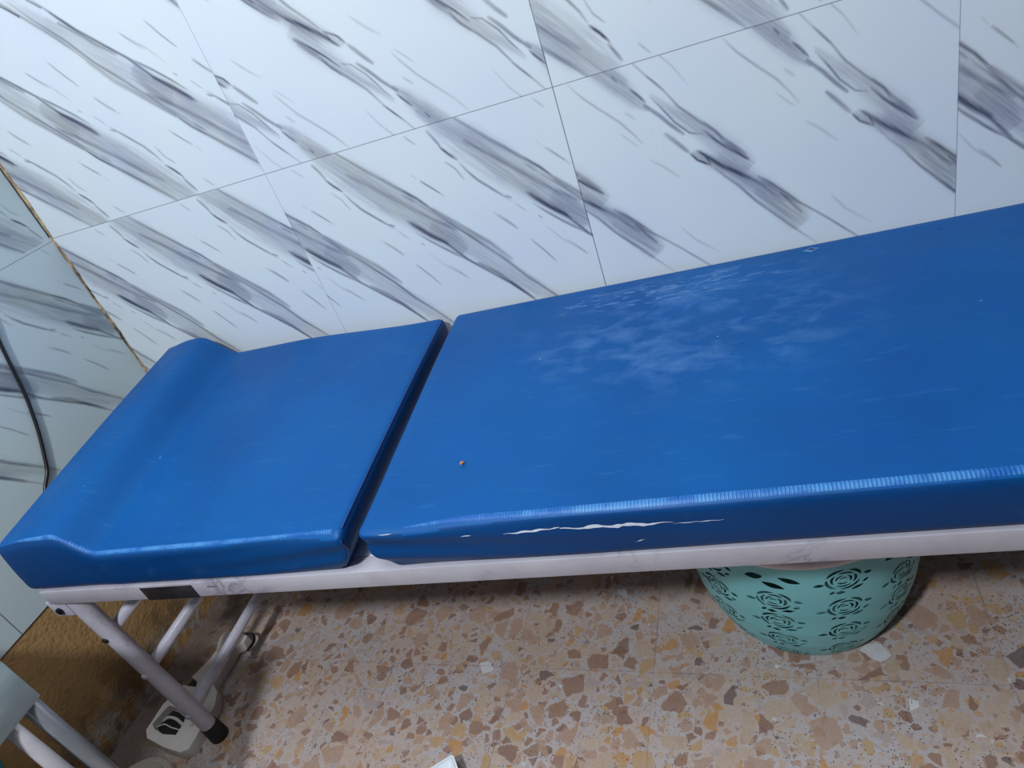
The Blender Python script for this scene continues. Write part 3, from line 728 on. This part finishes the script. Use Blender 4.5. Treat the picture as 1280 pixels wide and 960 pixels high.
MB_ = basket_mat()
shell('body', 0, MB_); 
bm = bmesh.new(); lathe(bm, [(0, .0005), (.138, .0005), (.1425, .001), (.1425, .004), (.138, .005), (0, .005)], 96); obj('base', bm, plain('turquoise_base', srgb(112, 190, 188), .4), basket, auto=50)
M_rim = plain('pale_rim', srgb(214, 200, 204), .45, 0, .05)
bm = bmesh.new(); pr_ = []
for k in range(13):
    t = -math.pi / 2 + math.pi * k / 12; pr_.append((.2025 + .006 * math.cos(t), .306 + .007 * math.sin(t)))
lathe(bm, [(.196, .299)] + pr_ + [(.195, .313), (.195, .299), (.196, .299)], 128); rim = obj('rim', bm, M_rim, basket, auto=60); rim['label'] = 'pale pinkish rim'
bm = bmesh.new(); lathe(bm, [(.1945, .309), (.16, .312), (.06, .316), (0, .317)], 96); obj('lid', bm, M_rim, basket)

# ---------------------------------------------------------------- tapered white casing on the floor
M_case = plain('aged_white_plastic', srgb(214, 206, 200), .5, 0, .06, 30)
case = empty('plastic_housing', (.1, -.53, 0)); tag(case, 'tapered off-white plastic housing with dark openings lying on the floor behind the front leg', 'plastic housing')
def CL(x, y, z): return (x - .1, y + .53, z)
OUT = [(.0582, -.3986), (.0509, -.4378), (.0287, -.4881), (.0113, -.5167), (-.0044, -.5524), (-.0055, -.6125), (.0115, -.6297), (.0775, -.6477), (.1300, -.6560), (.1480, -.6480), (.1490, -.6203), (.1477, -.585), (.1513, -.552), (.1344, -.5182), (.1092, -.499), (.1095, -.4585), (.1107, -.4141)]
H1 = [(.0102, -.5027), (.021, -.4779), (.0574, -.4938), (.0629, -.5078)]
H2 = [(.0036, -.5975), (.0099, -.573), (.0186, -.5537), (.0419, -.5588), (.0874, -.578), (.091, -.5979), (.0893, -.6194), (.0521, -.6191), (.017, -.6079)]
def prism(bm, poly, z0, z1, f, inset=0.0, cap_top=True):
    c = Vector((sum(p[0] for p in poly) / len(poly), sum(p[1] for p in poly) / len(poly)))
    lo = [bm.verts.new(f(x, y, z0)) for x, y in poly]
    mid = [bm.verts.new(f(x, y, z1 - inset)) for x, y in poly]
    g = [(x + (c.x - x) * inset * 5, y + (c.y - y) * inset * 3) for x, y in poly]; hi = [bm.verts.new(f(x, y, z1)) for x, y in g]
    n = len(poly); bm.faces.new(lo[::-1])
    for A, B in ((lo, mid), (mid, hi)):
        for k in range(n): bm.faces.new((A[k], A[(k + 1) % n], B[(k + 1) % n], B[k]))
    if cap_top: bm.faces.new(hi)
    return hi
bm = bmesh.new(); prism(bm, OUT, .0006, .026, CL, .004); shell_ = obj('shell', bm, M_case, case, auto=35)
# openings are cut with boolean tools that are applied and removed
def cut_holes(o, polys, z0, z1, f):
    dg = None
    for k, poly in enumerate(polys):
        b2 = bmesh.new(); prism(b2, poly, z0, z1, f); t = obj('cutter', b2, M_black, None, smooth=False); t.location = case.location
        md = o.modifiers.new('cut', 'BOOLEAN'); md.object = t; md.operation = 'DIFFERENCE'; md.solver = 'EXACT'
        dg = bpy.context.evaluated_depsgraph_get(); me = bpy.data.meshes.new_from_object(o.evaluated_get(dg)); o.modifiers.clear(); o.data = me
        bpy.data.objects.remove(t)
cut_holes(shell_, [H1, H2], .008, .08, CL)
for poly in (H1, H2):
    bm = bmesh.new(); cx = sum(p[0] for p in poly) / len(poly); cy = sum(p[1] for p in poly) / len(poly)
    prism(bm, [(cx + (x - cx) * .94, cy + (y - cy) * .94) for x, y in poly], .0082, .010, CL); o_ = obj('opening_floor', bm, M_black, shell_, smooth=False); o_['label'] = 'black recess inside the opening'
bm = bmesh.new(); tube(bm, smooth_path([CL(.008, -.600, .016), CL(.036, -.596, .0235), CL(.06, -.602, .0235), CL(.088, -.605, .018)]), .0014, 8); obj('inner_wire', bm, M_case, case)
bm = bmesh.new(); tube(bm, smooth_path([CL(.018, -.585, .016), CL(.036, -.580, .023), CL(.06, -.583, .023), CL(.082, -.592, .016)]), .0035, 8); obj('inner_wire', bm, M_case, case)
# raised spine and the flared neck with its dark hook
bm = bmesh.new(); tube(bm, [CL(.088, -.405, .022), CL(.094, -.47, .026), CL(.106, -.53, .026), CL(.118, -.60, .024)], .008, 12, rs=[.011, .008, .006, .005]); obj('spine', bm, M_case, case)
bm = bmesh.new(); prism(bm, [(.0456, -.3806), (.0483, -.3624), (.0941, -.363), (.1300, -.375), (.1320, -.396), (.1137, -.4076), (.1100, -.4291), (.0605, -.4162)], .006, .030, CL, .006); obj('neck', bm, M_case, case, auto=35)
bm = bmesh.new(); tube(bm, smooth_path([CL(.118, -.366, .026), CL(.138, -.368, .024), CL(.149, -.384, .020), CL(.137, -.404, .012)]), .0035, 10); obj('hook', bm, M_black, case)

# ---------------------------------------------------------------- round pale lid at the frame edge
bm = bmesh.new(); lathe(bm, [(0, .0005), (.084, .0005), (.087, .004), (.088, .020), (.084, .026), (.074, .028), (.070, .024), (0, .026)], 96)
o_ = obj('round_tray', bm, plain('beige_plastic', srgb(176, 166, 152), .5, 0, .05), auto=50); o_.location = (.075, -.752, 0)
tag(o_, 'round beige plastic dish on the floor at the very bottom edge, below the white housing', 'dish')

# ---------------------------------------------------------------- desk on the left, seen by its apron corner and legs
desk = empty('small_desk', (.10, -1.20, 0)); tag(desk, 'small desk with pale marbled side panel and tubular legs at the left edge', 'desk')
def DL(p): return (p[0] - .10, p[1] + 1.20, p[2])
M_panel = None
def panel_mat():
    n = N('pale_panel'); p = n.pos(); f = n.noise(n.map(p, rot=(.7, 0, 0), sc=(1, 1, 4)), 6, 3, .6)['Fac']
    return n.fin(n.mix(n.ramp(f, [(.35, 0.), (.7, 1.)]), srgb(160, 176, 180), srgb(196, 210, 212)), .4)
M_panel = panel_mat()
DX = .35; DXL = -.080
bm = bmesh.new(); box(bm, DL((DX - .012, -1.40, .515)), DL((DX, -.818, .602)), .0015); obj('side_panel', bm, M_panel, desk, auto=40)
bm = bmesh.new(); box(bm, DL((DXL, -1.40, .6025)), DL((DX + .002, -.814, .622)), .003); obj('desktop', bm, M_panel, desk, auto=40)
M_leg = plain('grey_tube', srgb(150, 152, 158), .25, .5, .08)
M_leg2 = plain('pale_tube', srgb(176, 172, 176), .35, 0, .08)
def dleg(x, y, m, r=.0125):
    bm = bmesh.new(); tube(bm, [DL((x, y, .6020)), DL((x, y, .012))], r, 20); l_ = obj('leg', bm, m, desk)
    bm = bmesh.new(); tube(bm, [DL((x, y, .020)), DL((x, y, .0005))], r + .002, 20); obj('rubber_foot', bm, M_black, l_, auto=50)
dleg(DX - .014, -.831, M_leg); dleg(DX - .014, -.866, M_leg2, .011); dleg(DX - .028, -1.38, M_leg); dleg(DXL + .03, -.835, M_leg); dleg(DXL + .03, -1.38, M_leg)
bm = bmesh.new(); box(bm, DL((DXL + .01, -1.36, .22)), DL((DX - .045, -.845, .228)), .001); obj('shelf', bm, M_leg2, desk, auto=40)
tb = empty('teal_tub', (.13, -.965, .2285)); tag(tb, 'teal plastic tub on the desk shelf in the bottom left corner', 'tub')
bm = bmesh.new(); lathe(bm, [(0, 0), (.09, 0), (.095, .004), (.115, .16), (.121, .163), (.121, .168), (.111, .168), (.091, .008), (0, .008)], 64); obj('body', bm, plain('teal_plastic', srgb(28, 112, 112), .45), tb, auto=50)
bm = bmesh.new(); tube(bm, smooth_path([(-.119, 0, .160), (-.10, 0, .21), (0, 0, .235), (.10, 0, .21), (.119, 0, .160)]), .004, 10); obj('handle', bm, plain('tub_handle', srgb(200, 200, 200), .4), tb)

# ---------------------------------------------------------------- cable on the left wall
bm = bmesh.new()
tube(bm, smooth_path([(-.0815, -.20, .98), (-.0815, -.232, .885), (-.0815, -.249, .838), (-.0815, -.276, .737), (-.0815, -.293, .690), (-.0815, -.310, .650), (-.0815, -.334, .604), (-.0815, -.352, .575), (-.0815, -.378, .552), (-.0815, -.40, .52), (-.0815, -.42, .48), (-.0815, -.42, .40)]), .0038, 12)
tag(obj('power_cable', bm, plain('black_cable', (.012, .012, .016), .35), None), 'thin black cable hanging down the marbled wall left of the head mattress', 'cable')

# ---------------------------------------------------------------- white tray, only its corner reaches into the picture
tray = empty('plastic_tray', (.742, -.763, 0), .62); tag(tray, 'white plastic tray on the floor whose corner just shows at the bottom edge', 'tray')
M_st = plain('white_plastic', srgb(226, 234, 240), .35, 0, .03)
bm = bmesh.new()
def ring(r, z): return [bm.verts.new((sx * r - .0, sy * r, z)) for sx, sy in ((1, 1), (-1, 1), (-1, -1), (1, -1))]
rg = [ring(.074, .0008), ring(.090, .026), ring(.096, .028), ring(.096, .031), ring(.088, .031), ring(.072, .005)]
bm.faces.new(rg[0][::-1]); bm.faces.new(rg[-1])
for A, B in zip(rg, rg[1:]):
    for k in range(4): bm.faces.new((A[k], A[(k + 1) % 4], B[(k + 1) % 4], B[k]))
es = [e for e in bm.edges if abs(e.verts[0].co.z - e.verts[1].co.z) > .002]
bmesh.ops.bevel(bm, geom=es, offset=.006, segments=3, profile=.5, affect='EDGES')
obj('tray_body', bm, M_st, tray, auto=40)
